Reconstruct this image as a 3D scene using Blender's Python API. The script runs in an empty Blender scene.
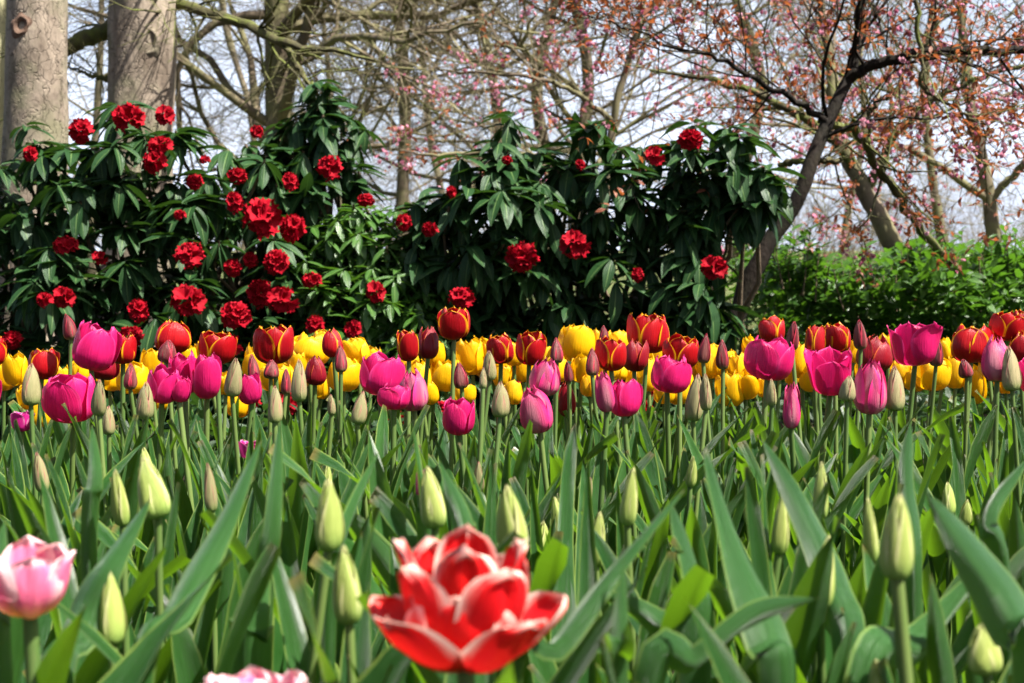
import bpy, math, random
import numpy as np
from mathutils import Vector, Matrix, noise, Euler
R = math.radians
sc = bpy.context.scene
# ------------------------------------------------------------------ camera, world, sun, exposure
F = 1024 * 50 / 36.0
CAMZ = 0.62
PITCH = math.atan((341.5 - 250) / F)
cam_d = bpy.data.cameras.new("camera"); cam = bpy.data.objects.new("camera", cam_d)
sc.collection.objects.link(cam); sc.camera = cam
cam.location = (0, 0, CAMZ); cam.rotation_euler = (R(90) - PITCH, 0, 0)
cam_d.lens = 50; cam_d.sensor_width = 36; cam_d.clip_end = 2000; cam_d.clip_start = 0.05
cam_d.dof.use_dof = True; cam_d.dof.focus_distance = 2.15; cam_d.dof.aperture_fstop = 11.0
SUN_EL, SUN_AZ = 58, 116          # azimuth clockwise from +Y (north); sun behind the camera, to the right
w = bpy.data.worlds.new("World"); sc.world = w; w.use_nodes = True
nt = w.node_tree; nt.nodes.clear()
sky = nt.nodes.new('ShaderNodeTexSky'); sky.sky_type = 'NISHITA'; sky.sun_disc = False
sky.sun_elevation = R(SUN_EL); sky.sun_rotation = R(SUN_AZ)
sky.air_density = 1.0; sky.dust_density = 4.0; sky.ozone_density = 1.6
bg = nt.nodes.new('ShaderNodeBackground'); bg.inputs['Strength'].default_value = 0.05
wo = nt.nodes.new('ShaderNodeOutputWorld')
tcw = nt.nodes.new('ShaderNodeTexCoord'); cn = nt.nodes.new('ShaderNodeTexNoise'); cn.inputs['Scale'].default_value = 3.0; cn.inputs['Detail'].default_value = 5
mp = nt.nodes.new('ShaderNodeMapping'); mp.inputs['Scale'].default_value = (1, 1, 3); nt.links.new(tcw.outputs['Generated'], mp.inputs[0]); nt.links.new(mp.outputs[0], cn.inputs['Vector'])
cr = nt.nodes.new('ShaderNodeMapRange'); cr.inputs['From Min'].default_value = .22; cr.inputs['From Max'].default_value = .55; cr.inputs['To Max'].default_value = .92; nt.links.new(cn.outputs[0], cr.inputs['Value'])
cm = nt.nodes.new('ShaderNodeMix'); cm.data_type = 'RGBA'; sz = nt.nodes.new('ShaderNodeSeparateXYZ'); nt.links.new(tcw.outputs['Generated'], sz.inputs[0])   # the cloud lies low, clearing overhead
ce = nt.nodes.new('ShaderNodeMapRange'); ce.inputs['From Min'].default_value = .22; ce.inputs['From Max'].default_value = .45; ce.inputs['To Min'].default_value = 1; ce.inputs['To Max'].default_value = 0; nt.links.new(sz.outputs[2], ce.inputs['Value'])
cu = nt.nodes.new('ShaderNodeMath'); cu.operation = 'MULTIPLY'; nt.links.new(cr.outputs[0], cu.inputs[0]); nt.links.new(ce.outputs[0], cu.inputs[1]); cy_ = nt.nodes.new('ShaderNodeMapRange'); cy_.inputs['From Min'].default_value = -.15; cy_.inputs['From Max'].default_value = .45; nt.links.new(sz.outputs[1], cy_.inputs['Value'])   # cloud bank in the north only
cv = nt.nodes.new('ShaderNodeMath'); cv.operation = 'MULTIPLY'; nt.links.new(cu.outputs[0], cv.inputs[0]); nt.links.new(cy_.outputs[0], cv.inputs[1]); nt.links.new(cv.outputs[0], cm.inputs[0]); nt.links.new(sky.outputs[0], cm.inputs[6]); cm.inputs[7].default_value = (8.2, 9.2, 11.4, 1)   # thin white cloud
nt.links.new(cm.outputs[2], bg.inputs['Color']); nt.links.new(bg.outputs[0], wo.inputs['Surface'])
sl = bpy.data.lights.new("sun", 'SUN'); sl.energy = 5.0; sl.angle = R(0.5); sl.color = (1, 0.955, 0.88)
so = bpy.data.objects.new("sun", sl); sc.collection.objects.link(so)
sd = Vector((math.sin(R(SUN_AZ)) * math.cos(R(SUN_EL)), math.cos(R(SUN_AZ)) * math.cos(R(SUN_EL)), math.sin(R(SUN_EL))))
so.rotation_euler = (-sd).to_track_quat('-Z', 'Y').to_euler()
sc.view_settings.view_transform = 'Standard'; sc.view_settings.look = 'None'
sc.view_settings.exposure = 1.8; sc.view_settings.gamma = 1.0
sc.render.engine = 'CYCLES'; sc.cycles.use_denoising = True
sc.cycles.max_bounces = 6; sc.cycles.diffuse_bounces = 3; sc.cycles.glossy_bounces = 2; sc.cycles.transmission_bounces = 3

col = sc.collection
rng = random.Random(7); nr = np.random.RandomState(11)

def at(px, py, Y):
    dx = (px - 512) / F; dy = (341.5 - py) / F
    cp, sp = math.cos(PITCH), math.sin(PITCH)
    d = Vector((dx, cp + dy * sp, -sp + dy * cp))
    t = Y / d.y
    return Vector((0, 0, CAMZ)) + d * t
# ------------------------------------------------------------------ object helpers
def tag(o, label=None, cat=None, group=None, kind=None):
    if label: o['label'] = label
    if cat: o['category'] = cat
    if group: o['group'] = group
    if kind: o['kind'] = kind
    return o
def empty(name, loc=(0, 0, 0), rz=0):
    o = bpy.data.objects.new(name, None); col.objects.link(o); o.location = loc
    o.rotation_euler = (0, 0, rz); o.empty_display_size = 0.05; return o
def link(name, me, parent=None, loc=(0, 0, 0), rot=(0, 0, 0), sca=(1, 1, 1)):
    o = bpy.data.objects.new(name, me); col.objects.link(o)
    if parent is not None: o.parent = parent
    o.location = loc; o.rotation_euler = rot; o.scale = sca
    return o
def mesh_np(name, V, Q, mat, uv=None, rnd=None, smooth=True, mats=None, midx=None):
    """V (n,3) verts, Q (m,4) quads, uv (n,2) per vertex, rnd (n,) per vertex"""
    me = bpy.data.meshes.new(name)
    V = np.asarray(V, dtype=np.float32); Q = np.asarray(Q, dtype=np.int32)
    n, m, k = len(V), len(Q), Q.shape[1]
    me.vertices.add(n); me.vertices.foreach_set('co', V.ravel())
    me.loops.add(m * k); me.loops.foreach_set('vertex_index', Q.ravel())
    me.polygons.add(m); me.polygons.foreach_set('loop_start', np.arange(m, dtype=np.int32) * k)
    me.polygons.foreach_set('loop_total', np.full(m, k, dtype=np.int32))
    if smooth: me.polygons.foreach_set('use_smooth', np.ones(m, dtype=bool))
    if uv is not None:
        l = me.uv_layers.new(name='UVMap'); l.data.foreach_set('uv', np.asarray(uv, dtype=np.float32)[Q.ravel()].ravel())
    if rnd is not None:
        a = me.attributes.new('rnd', 'FLOAT', 'POINT'); a.data.foreach_set('value', np.asarray(rnd, dtype=np.float32))
    for mm in (mats or [mat]): me.materials.append(mm)
    if midx is not None: me.polygons.foreach_set('material_index', np.asarray(midx, dtype=np.int32))
    me.update(calc_edges=True); me.validate()
    return me
class Acc:
    def __init__(s): s.V = []; s.Q = []; s.U = []; s.R = []; s.M = []; s.n = 0
    def add(s, V, Q, U=None, r=0.5, m=0):
        V = np.asarray(V); Q = np.asarray(Q)
        s.V.append(V); s.Q.append(Q + s.n); s.U.append(U if U is not None else np.zeros((len(V), 2)))
        s.R.append(np.full(len(V), r) if np.isscalar(r) else r); s.M.append(np.full(len(Q), m)); s.n += len(V)
    def mesh(s, name, mats, smooth=True):
        if not isinstance(mats, list): mats = [mats]
        return mesh_np(name, np.concatenate(s.V), np.concatenate(s.Q), None, np.concatenate(s.U), np.concatenate(s.R), smooth, mats, np.concatenate(s.M))
def grid_q(nu, nv):
    i = np.arange(nu - 1)[:, None]; j = np.arange(nv - 1)[None, :]
    a = i * nv + j
    return np.stack([a, a + 1, a + nv + 1, a + nv], -1).reshape(-1, 4)
def tube(P, rad, sides=6, uvs=1.0):
    """P (n,3), rad (n,) -> V,Q,UV ; u runs round, v is length in metres"""
    P = np.asarray(P, float); n = len(P)
    T = np.gradient(P, axis=0); T /= np.linalg.norm(T, axis=1)[:, None] + 1e-9
    up = np.array([0.0, 0, 1]) if abs(T[0, 2]) < .8 else np.array([1.0, 0, 0])
    A = np.cross(T, up); A /= np.linalg.norm(A, axis=1)[:, None] + 1e-9
    for i in range(1, n):
        if A[i] @ A[i - 1] < 0: A[i] = -A[i]
    B = np.cross(T, A)
    th = np.linspace(0, 2 * np.pi, sides + 1)
    ring = np.cos(th)[None, :, None] * A[:, None] + np.sin(th)[None, :, None] * B[:, None]
    V = (P[:, None] + ring * np.asarray(rad)[:, None, None]).reshape(-1, 3)
    L = np.concatenate([[0], np.cumsum(np.linalg.norm(np.diff(P, axis=0), axis=1))])
    U = np.stack(np.broadcast_arrays(th[None, :] / (2 * np.pi), L[:, None] * uvs), -1).reshape(-1, 2)
    return V, grid_q(n, sides + 1), U
def smooth_path(pts, n):
    """Catmull-Rom through pts -> n samples; works for any column count"""
    p = np.asarray(pts, float); k = len(p)
    P = np.concatenate([[2 * p[0] - p[1]], p, [2 * p[-1] - p[-2]]])
    out = []
    for t in np.linspace(0, k - 1 - 1e-6, n):
        i = int(t); f = t - i; a, b, c, d = P[i:i + 4]
        out.append(.5 * ((2 * b) + (c - a) * f + (2 * a - 5 * b + 4 * c - d) * f * f + (3 * b - a - 3 * c + d) * f ** 3))
    return np.array(out)
# ------------------------------------------------------------------ materials
class NB:
    def __init__(s, name):
        s.m = bpy.data.materials.new(name); s.m.use_nodes = True; s.t = s.m.node_tree; s.t.nodes.clear()
        s.out = s.t.nodes.new('ShaderNodeOutputMaterial')
    def n(s, ty, **kw):
        nd = s.t.nodes.new(ty)
        for k, v in kw.items(): setattr(nd, k, v)
        return nd
    def l(s, a, b): s.t.links.new(a, b)
    def mathn(s, op, a, b=None, c=None, clamp=False):
        nd = s.n('ShaderNodeMath', operation=op); nd.use_clamp = clamp
        for i, v in enumerate((a, b, c)):
            if v is None: continue
            if isinstance(v, (int, float)): nd.inputs[i].default_value = v
            else: s.l(v, nd.inputs[i])
        return nd.outputs[0]
    def mr(s, v, a, b, c=0.0, d=1.0, smooth=False):
        nd = s.n('ShaderNodeMapRange'); nd.clamp = True
        if smooth: nd.interpolation_type = 'SMOOTHSTEP'
        s.l(v, nd.inputs['Value'])
        for k, x in zip(('From Min', 'From Max', 'To Min', 'To Max'), (a, b, c, d)): nd.inputs[k].default_value = x
        return nd.outputs[0]
    def mix(s, f, a, b, mode='MIX'):
        nd = s.n('ShaderNodeMix', data_type='RGBA', blend_type=mode)
        for i, v in ((0, f), (6, a), (7, b)):
            if isinstance(v, (int, float)): nd.inputs[i].default_value = v
            elif isinstance(v, tuple): nd.inputs[i].default_value = (*v, 1) if len(v) == 3 else v
            else: s.l(v, nd.inputs[i])
        return nd.outputs[2]
    def noise(s, vec, scale, detail=4, rough=.55):
        nd = s.n('ShaderNodeTexNoise'); nd.inputs['Scale'].default_value = scale
        nd.inputs['Detail'].default_value = detail; nd.inputs['Roughness'].default_value = rough
        if vec is not None: s.l(vec, nd.inputs['Vector'])
        return nd.outputs[0]
    def mapping(s, vec, scale):
        nd = s.n('ShaderNodeMapping'); s.l(vec, nd.inputs[0]); nd.inputs['Scale'].default_value = scale; return nd.outputs[0]
    def bump(s, h, st, dist):
        nd = s.n('ShaderNodeBump'); nd.inputs['Strength'].default_value = st; nd.inputs['Distance'].default_value = dist
        s.l(h, nd.inputs['Height']); return nd.outputs[0]
    def finish(s, color, rough=.5, spec=.5, transl=0, tcol=None, normal=None, coat=0):
        p = s.n('ShaderNodeBsdfPrincipled')
        if isinstance(color, tuple): p.inputs['Base Color'].default_value = (*color, 1)
        else: s.l(color, p.inputs['Base Color'])
        if isinstance(rough, (int, float)): p.inputs['Roughness'].default_value = rough
        else: s.l(rough, p.inputs['Roughness'])
        p.inputs['Specular IOR Level'].default_value = spec
        if normal is not None: s.l(normal, p.inputs['Normal'])
        sh = p.outputs[0]
        if transl:
            tr = s.n('ShaderNodeBsdfTranslucent')
            tc = tcol if tcol is not None else color
            if isinstance(tc, tuple): tr.inputs[0].default_value = (*tc, 1)
            else: s.l(tc, tr.inputs[0])
            mx = s.n('ShaderNodeMixShader'); mx.inputs[0].default_value = transl
            s.l(p.outputs[0], mx.inputs[1]); s.l(tr.outputs[0], mx.inputs[2]); sh = mx.outputs[0]
        s.l(sh, s.out.inputs['Surface']); return s.m
    def uv(s):
        u = s.n('ShaderNodeUVMap'); sep = s.n('ShaderNodeSeparateXYZ'); s.l(u.outputs[0], sep.inputs[0])
        return u.outputs[0], sep.outputs[0], sep.outputs[1]
    def orand(s): return s.n('ShaderNodeObjectInfo').outputs['Random']
    def rnd(s):
        a = s.n('ShaderNodeAttribute'); a.attribute_name = 'rnd'; return a.outputs['Fac']

def petal_mat(name, main, alt, edge=None, base=None, edge_u=(.74, .97), edge_v=.4, tip=(.93, 1.0), base_v=(.02, .25), streak=.25, transl=.28, rough=.38, mid=None, feather=.35):
    b = NB(name); uv, u, v = b.uv()
    au = b.mathn('MULTIPLY', b.mathn('ABSOLUTE', b.mathn('SUBTRACT', u, .5)), 2)
    st = b.noise(b.mapping(uv, (26, 1.4, 1)), 1.0, 5, .6)
    oi = b.orand()
    big = b.noise(b.mapping(uv, (2.5, 2.0, 1)), 1.0, 2)
    c = b.mix(b.mathn('MULTIPLY', b.mr(st, .35, .7), streak * 2, clamp=True), main, alt)
    c = b.mix(b.mathn('MULTIPLY', b.mr(oi, 0, 1), .45), c, alt)
    c = b.mix(b.mathn('MULTIPLY', b.mr(big, .4, .65), .3), c, alt)
    if mid: # a broad band up the middle of the petal
        mb = b.mathn('MULTIPLY', b.mr(au, .55, .1, smooth=True), b.mr(v, .95, .55, smooth=True))
        c = b.mix(b.mathn('MULTIPLY', mb, mid[1]), c, mid[0])
    if edge:
        nz = b.mathn('MULTIPLY', b.mathn('SUBTRACT', st, .5), feather)
        e1 = b.mathn('MULTIPLY', b.mr(b.mathn('ADD', au, nz), *edge_u, smooth=True), b.mr(v, edge_v, edge_v + .25))
        e2 = b.mr(b.mathn('ADD', v, b.mathn('MULTIPLY', nz, .25)), *tip, smooth=True)
        c = b.mix(b.mathn('MAXIMUM', e1, e2), c, edge)
    if base:
        c = b.mix(b.mr(b.mathn('ADD', v, b.mathn('MULTIPLY', b.mathn('SUBTRACT', st, .5), .25)), base_v[1], base_v[0], smooth=True), c, base)
    nm = b.bump(b.mathn('ADD', st, b.mathn('MULTIPLY', big, .8)), .6, .0025)
    return b.finish(c, rough, .3, transl, None, nm)
M = {}
M['yellow'] = petal_mat('yellow_petal', (.76, .47, .003), (.72, .36, .002), base=(.55, .55, .03), base_v=(0, .12), transl=.35)
M['red'] = petal_mat('red_petal', (.46, .004, .006), (.22, .002, .010), edge=(.80, .38, .006), edge_u=(.83, 1.0), edge_v=.25, tip=(.95, 1.0), transl=.3)
M['darkred'] = petal_mat('dark_red_petal', (.26, .004, .010), (.15, .003, .014), edge=(.7, .15, .02), edge_u=(.9, 1.05), tip=(.97, 1.02), transl=.22)
M['magenta'] = petal_mat('magenta_petal', (.70, .014, .16), (.40, .004, .07), edge=(.72, .05, .24), edge_u=(.78, 1.05), edge_v=.3, base=(.5, .25, .15), base_v=(0, .08), transl=.32)
M['dusky'] = petal_mat('dusky_pink_petal', (.55, .06, .18), (.40, .05, .12), edge=(.75, .03, .2), edge_u=(.6, .95), edge_v=.2, base=(.25, .3, .10), base_v=(0, .14), mid=((.52, .22, .26), .7), transl=.22)
M['beige'] = petal_mat('pale_bud_petal', (.36, .29, .16), (.18, .19, .07), edge=(.42, .18, .14), edge_u=(.82, 1.0), edge_v=.3, base=(.18, .30, .07), base_v=(0, .4), transl=.2, tip=(.9, 1.0), rough=.45)
M['purple'] = petal_mat('purple_bud_petal', (.15, .015, .024), (.08, .022, .02), edge=(.45, .03, .06), edge_u=(.7, 1.0), edge_v=.2, base=(.2, .22, .08), base_v=(0, .3), mid=((.24, .10, .08), .6), transl=.15)
M['green'] = petal_mat('green_bud_petal', (.42, .46, .13), (.26, .36, .07), edge=(.62, .60, .28), edge_u=(.7, 1.0), edge_v=.2, base=(.20, .36, .07), base_v=(0, .5), tip=(.88, 1.0), transl=.25, rough=.42)
M['flame'] = petal_mat('red_white_petal', (.74, .014, .006), (.60, .006, .02), edge=(.90, .74, .62), edge_u=(.72, 1.06), edge_v=.3, tip=(.91, 1.05), transl=.28, streak=.35, feather=.5)
M['rose'] = petal_mat('rose_white_petal', (.85, .22, .36), (.80, .12, .30), edge=(.93, .66, .66), edge_u=(.45, .95), edge_v=.25, tip=(.85, 1.0), base=(.92, .62, .20), base_v=(.12, .5), transl=.3)
M['fringe'] = petal_mat('fringed_magenta_petal', (.55, .02, .22), (.35, .01, .15), edge=(.75, .3, .5), transl=.25)

def leafy_mat(name, c1, c2, c3, tr, transl=.25, rough=.38, spec=.5, stripes=30, midrib=None, per_leaf=True, edge=None):
    b = NB(name); uv, u, v = b.uv()
    r = b.rnd() if per_leaf else b.orand()
    st = b.noise(b.mapping(uv, (stripes, 1.0, 1)), 1.0, 4, .6)
    geo = b.n('ShaderNodeTexCoord').outputs['Object']
    bl = b.noise(geo, 9, 3)
    c = b.mix(r, c1, c2)
    c = b.mix(b.mathn('MULTIPLY', b.mr(bl, .35, .7), .5), c, c3)
    c = b.mix(b.mathn('MULTIPLY', b.mr(st, .4, .7), .25), c, c3)
    au = b.mathn('MULTIPLY', b.mathn('ABSOLUTE', b.mathn('SUBTRACT', u, .5)), 2)
    if midrib: c = b.mix(b.mathn('MULTIPLY', b.mr(au, .10, .0), .8), c, midrib)
    if edge:
        c = b.mix(b.mr(au, .89, .97), c, edge)  # pale margin, brightened as a rim: light through the leaf edge put into colour
        c = b.mix(b.mathn('MULTIPLY', b.mr(b.mathn('ADD', v, b.mathn('MULTIPLY', st, .03)), .995, 1.012), .7), c, (.25, .17, .05))
    back = b.n('ShaderNodeNewGeometry').outputs['Backfacing']
    c = b.mix(b.mathn('MULTIPLY', back, .35), c, c3)
    vein = b.noise(b.mapping(uv, (stripes * 2.2, .6, 1)), 1.0, 2, .5); nm = b.bump(b.mathn('ADD', st, vein), .8, .003)
    c = b.mix(b.mathn('MULTIPLY', b.mr(vein, .45, .62), .38), c, c1)
    return b.finish(c, rough, spec, transl, tr, nm)
M['tleaf'] = leafy_mat('tulip_leaf', (.006, .044, .009), (.032, .115, .015), (.062, .165, .045), (.20, .42, .012), transl=.24, rough=.34, spec=.42, stripes=60, per_leaf=False, edge=(.24, .34, .07))
M['rleaf'] = leafy_mat('rhododendron_leaf', (.008, .030, .008), (.017, .050, .012), (.032, .075, .028), (.08, .2, .02), transl=.10, rough=.42, spec=.18, stripes=4, midrib=(.14, .22, .07))
M['yleaf'] = leafy_mat('shrub_leaf', (.020, .065, .010), (.045, .12, .016), (.07, .15, .03), (.12, .28, .02), transl=.2, rough=.33, stripes=4, midrib=(.2, .3, .08))
M['hleaf'] = leafy_mat('hedge_leaf', (.010, .042, .004), (.034, .095, .008), (.06, .13, .015), (.14, .34, .02), transl=.22, rough=.32, stripes=4, midrib=(.16, .28, .06))
M['gleaf'] = leafy_mat('ground_cover_leaf', (.006, .022, .005), (.014, .042, .008), (.025, .06, .015), (.08, .2, .02), transl=.15, rough=.45, stripes=4)
M['bronze'] = leafy_mat('bronze_cherry_leaf', (.19, .052, .020), (.28, .105, .028), (.15, .03, .025), (.48, .14, .04), transl=.3, rough=.4, stripes=4)
b = NB('blossom_petal'); r = b.rnd(); M['blossom'] = b.finish(b.mix(r, (.50, .14, .24), (.66, .38, .45)), .6, .2, .35)
b = NB('truss_petal'); uv, u, v = b.uv(); r = b.rnd(); nz = b.noise(b.mapping(uv, (6, 2, 1)), 1.5, 3)
c = b.mix(r, (.22, .001, .006), (.32, .002, .011)); c = b.mix(b.mathn('MULTIPLY', b.mr(nz, .4, .7), .5), c, (.38, .004, .02))
c = b.mix(b.mr(v, .3, .0), c, (.30, .002, .01)); M['truss'] = b.finish(c, .7, .1, .2)
b = NB('tulip_stem'); uv, u, v = b.uv(); oi = b.orand(); nz = b.noise(b.mapping(uv, (10, 3, 1)), 2, 3)
c = b.mix(oi, (.055, .12, .025), (.11, .17, .04)); c = b.mix(b.mathn('MULTIPLY', b.mr(nz, .4, .7), .4), c, (.17, .17, .07)); M['tstem'] = b.finish(c, .42, .4, .1)
def bark_mat(name, light, mid, dark, moss=None, mscale=1.0, mossamt=.5, plate=True):
    b = NB(name); co = b.n('ShaderNodeTexCoord').outputs['Object']
    n1 = b.noise(b.mapping(co, (1, 1, .45)), 7 * mscale, 6, .62)
    n2 = b.noise(b.mapping(co, (1, 1, .6)), 38 * mscale, 5, .6)
    n3 = b.noise(co, 2.2 * mscale, 2)
    c = b.mix(b.mr(n1, .38, .62), mid, light)
    c = b.mix(b.mathn('MULTIPLY', b.mr(n2, .56, .70), .7), c, dark)
    h = b.mathn('ADD', b.mathn('MULTIPLY', n1, 1.0), b.mathn('MULTIPLY', n2, .45))
    if plate:
        warp = b.n('ShaderNodeVectorMath', operation='ADD'); wv = b.n('ShaderNodeTexNoise'); wv.inputs['Scale'].default_value = 11
        sc_ = b.n('ShaderNodeVectorMath', operation='SCALE'); sc_.inputs['Scale'].default_value = .22
        b.l(co, wv.inputs['Vector']); b.l(wv.outputs[1], sc_.inputs[0]); b.l(b.mapping(co, (1, 1, .55)), warp.inputs[0]); b.l(sc_.outputs[0], warp.inputs[1])
        vo = b.n('ShaderNodeTexVoronoi', feature='DISTANCE_TO_EDGE'); vo.inputs['Scale'].default_value = 17; b.l(warp.outputs[0], vo.inputs['Vector'])
        ck = b.mathn('MULTIPLY', b.mr(vo.outputs['Distance'], .05, .0), b.mr(n3, .42, .6))
        c = b.mix(b.mathn('MULTIPLY', ck, .45), c, dark)
        h = b.mathn('SUBTRACT', h, b.mathn('MULTIPLY', ck, .7))
    if moss: c = b.mix(b.mathn('MULTIPLY', b.mr(b.noise(co, 5 * mscale, 5, .65), .45, .62), mossamt), c, moss)
    return b.finish(c, .85, .2, normal=b.bump(h, .8, .012))
M['pale_bark'] = bark_mat('pale_bark', (.30, .245, .19), (.13, .10, .075), (.045, .034, .026), moss=(.13, .14, .07), mossamt=.5)
M['olive_bark'] = bark_mat('olive_bark', (.36, .34, .20), (.28, .26, .14), (.16, .14, .08), plate=False)
M['dark_shaded_bark'] = bark_mat('dark_shaded_bark', (.014, .009, .006), (.008, .006, .004), (.004, .003, .002), moss=(.03, .03, .012), mossamt=.25, plate=False, mscale=2)  # cherry bark taken near black: shade on the trunk put into its colour
M['moss_bark'] = bark_mat('mossy_bark', (.08, .072, .032), (.05, .045, .022), (.02, .017, .012), moss=(.09, .11, .02), mossamt=.9, plate=False, mscale=2)
M['mid_bark'] = bark_mat('grey_brown_bark', (.13, .10, .068), (.08, .062, .042), (.035, .028, .02), moss=(.17, .17, .07), mossamt=.6, plate=False, mscale=.6)
M['far_bark'] = bark_mat('far_bark', (.14, .112, .078), (.10, .08, .055), (.055, .045, .033), moss=(.20, .19, .09), mossamt=.4, plate=False, mscale=.3)
M['knot'] = bark_mat('knot_wood', (.16, .10, .07), (.09, .055, .04), (.02, .015, .01), plate=False, mscale=3)
M['twig'] = bark_mat('shrub_twig', (.16, .12, .08), (.11, .08, .05), (.05, .04, .03), plate=False, mscale=3)
b = NB('soil'); co = b.n('ShaderNodeTexCoord').outputs['Object']; n1 = b.noise(co, 6, 6, .65); n2 = b.noise(co, 60, 5, .7)
c = b.mix(b.mr(n1, .35, .65), (.020, .014, .010), (.04, .028, .018)); c = b.mix(b.mathn('MULTIPLY', b.mr(n2, .55, .7), .7), c, (.07, .05, .03))
far = b.mr(b.n('ShaderNodeSeparateXYZ').outputs[1], 0, 1); sep = [x for x in b.t.nodes if x.bl_idname == 'ShaderNodeSeparateXYZ'][-1]; b.l(co, sep.inputs[0])
fm = b.mr(b.mathn('ADD', sep.outputs[1], b.mathn('MULTIPLY', n1, 3)), 9.5, 10.5)
c = b.mix(fm, c, b.mix(b.mr(n1, .4, .6), (.07, .12, .03), (.12, .11, .05)))
M['soil'] = b.finish(c, .95, .1, normal=b.bump(b.mathn('ADD', n1, n2), .8, .03))

# ------------------------------------------------------------------ ground
ys = np.concatenate([np.linspace(-4, 12, 60), np.array([16, 22, 30, 45, 70, 120, 250, 600, 1500])])
xs = np.concatenate([-np.array([1200, 400, 120, 50, 25, 14])[:], np.linspace(-9, 9, 60), np.array([14, 25, 50, 120, 400, 1200])])
V = []
for x in xs:
    for y in ys:
        z = 0.03 * noise.noise(Vector((x * 1.2, y * 1.2, 0))) if abs(x) < 10 and y < 13 else 0
        V.append((x, y, z - .01))
tag(link('ground', mesh_np('ground', V, grid_q(len(xs), len(ys)), M['soil'])), 'dark soil under the tulips and shrubs', 'ground', kind='structure')

# ------------------------------------------------------------------ tulip flowers (unit height, unit width)
def interp(tab, v):
    t = np.array(tab); return np.interp(v, t[:, 0], t[:, 1])
def smooth_tab(tab):
    p = smooth_path(tab, 60); return p
def petal_surf(th, prof, half, shape, nu=9, nv=13, rs=1.0, zs=1.0, open_=0, flare=0.05, ruf=.015, seed=0, crease=.04, tiltin=0):
    """prof: (v,r,z) table; half: half angle; shape(v)->0..1"""
    v = np.linspace(0, 1, nv) ** .92; v[-1] = 1
    P = smooth_path(prof, 80); r = np.interp(v, P[:, 0], P[:, 1]); z = np.interp(v, P[:, 0], P[:, 2])
    u = np.linspace(-1, 1, nu)
    U, Vv = np.meshgrid(u, v, indexing='ij')
    a = half * shape(v)[None, :] * U
    sw = .07 * np.sin(np.pi * np.clip(Vv * 1.1, 0, 1))
    rr = r[None, :] * rs * (1 + flare * U ** 2 * (.4 + Vv) + sw * U * (1 if seed % 2 else -1) - crease * np.exp(-(U / .13) ** 2) * np.sin(np.pi * Vv) + .03 * np.exp(-((np.abs(U) - .5) / .2) ** 2)) + open_ * Vv ** 1.6
    g = np.random.RandomState(seed); ph = g.uniform(0, 6.28, 6)
    rr = rr + ruf * Vv * (np.sin(U * 3.3 + ph[0] + Vv * 3) + .7 * np.sin(U * 7 + ph[1] + Vv * 5) * np.abs(U))
    a = a + .03 * np.sin(Vv * 4 + ph[2])
    zz = z[None, :] * zs + .035 * np.exp(-(U / .35) ** 2) * Vv ** 4 + .02 * np.sin(U * 5 + ph[3]) * Vv ** 3 - .015 * U ** 2 * Vv ** 2
    X = rr * np.cos(th + a); Y = rr * np.sin(th + a)
    return np.stack([X, Y, zz], -1).reshape(-1, 3), grid_q(nu, nv), np.stack([(U + 1) / 2, Vv], -1).reshape(-1, 2)
def sh_round(p=2.2, m=.5, b0=.55):
    return lambda v: np.where(v < m, b0 + (1 - b0) * np.sin(np.clip(v / m, 0, 1) * np.pi / 2), np.clip(1 - np.clip((v - m) / (1 - m), 0, 1) ** p, 0, 1) ** .62)
CUP = [(0, .06, 0), (.12, .26, .03), (.3, .43, .16), (.5, .50, .38), (.75, .485, .70), (.9, .43, .9), (1, .36, 1.0)]
OPEN = [(0, .06, 0), (.12, .28, .05), (.3, .42, .20), (.55, .47, .48), (.8, .49, .78), (1, .52, .98)]
SEMI = [(0, .06, 0), (.12, .30, .04), (.3, .47, .20), (.5, .50, .42), (.75, .40, .76), (1, .20, 1.0)]
BUD = [(0, .07, 0), (.12, .36, .04), (.3, .50, .18), (.5, .49, .40), (.75, .35, .72), (.92, .14, .94), (1, .03, 1.0)]
def flower_mesh(name, kind, mat, seed):
    g = random.Random(seed); A = Acc()
    prof, half, sh, ni = {
        'cup': (CUP, R(59), sh_round(2.7, .5), 3), 'open': (OPEN, R(54), sh_round(2.3, .52), 3),
        'semi': (SEMI, R(60), sh_round(2.0, .45), 3), 'bud': (BUD, R(70), sh_round(1.6, .4), 3)}[kind]
    t0 = g.uniform(0, 6.28)
    for k in range(6):
        inner = k >= 3
        th = t0 + k * 2 * math.pi / 3 + (math.pi / 3 if inner else 0) + g.uniform(-.09, .09)
        if kind == 'bud':
            op = g.uniform(-.0, .02); rs = .86 if inner else 1.0; zs = .96 if inner else g.uniform(.97, 1.0); ruf = .008; fl = .075
        else:
            op = g.uniform(-.07, .07) + (-.04 if inner else .02)
            if not inner and g.random() < .35: op += .10
            rs = .90 if inner else 1.0; zs = g.uniform(.93, 1.02) if inner else g.uniform(.82, 1.02); ruf = .026; fl = .05
        V, Q, U = petal_surf(th, prof, half * (1.05 if inner else 1), sh, rs=rs, zs=zs, crease=.09 if kind == 'bud' else .04, open_=op, flare=fl, ruf=ruf, seed=seed * 10 + k)
        A.add(V, Q, U)
    if kind in ('open', 'cup'):   # pistil and stamens
        P = np.array([[0, 0, .03], [0, 0, .45]]); V, Q, U = tube(P, [.05, .04], 6); A.add(V, Q, U)
    allv = np.concatenate(A.V); wid = max(np.ptp(allv[:, 0]), np.ptp(allv[:, 1])); hgt = allv[:, 2].max()
    A.V = [v * np.array([1 / wid, 1 / wid, 1 / hgt]) for v in A.V]
    return A.mesh(name, M[mat])
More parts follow.
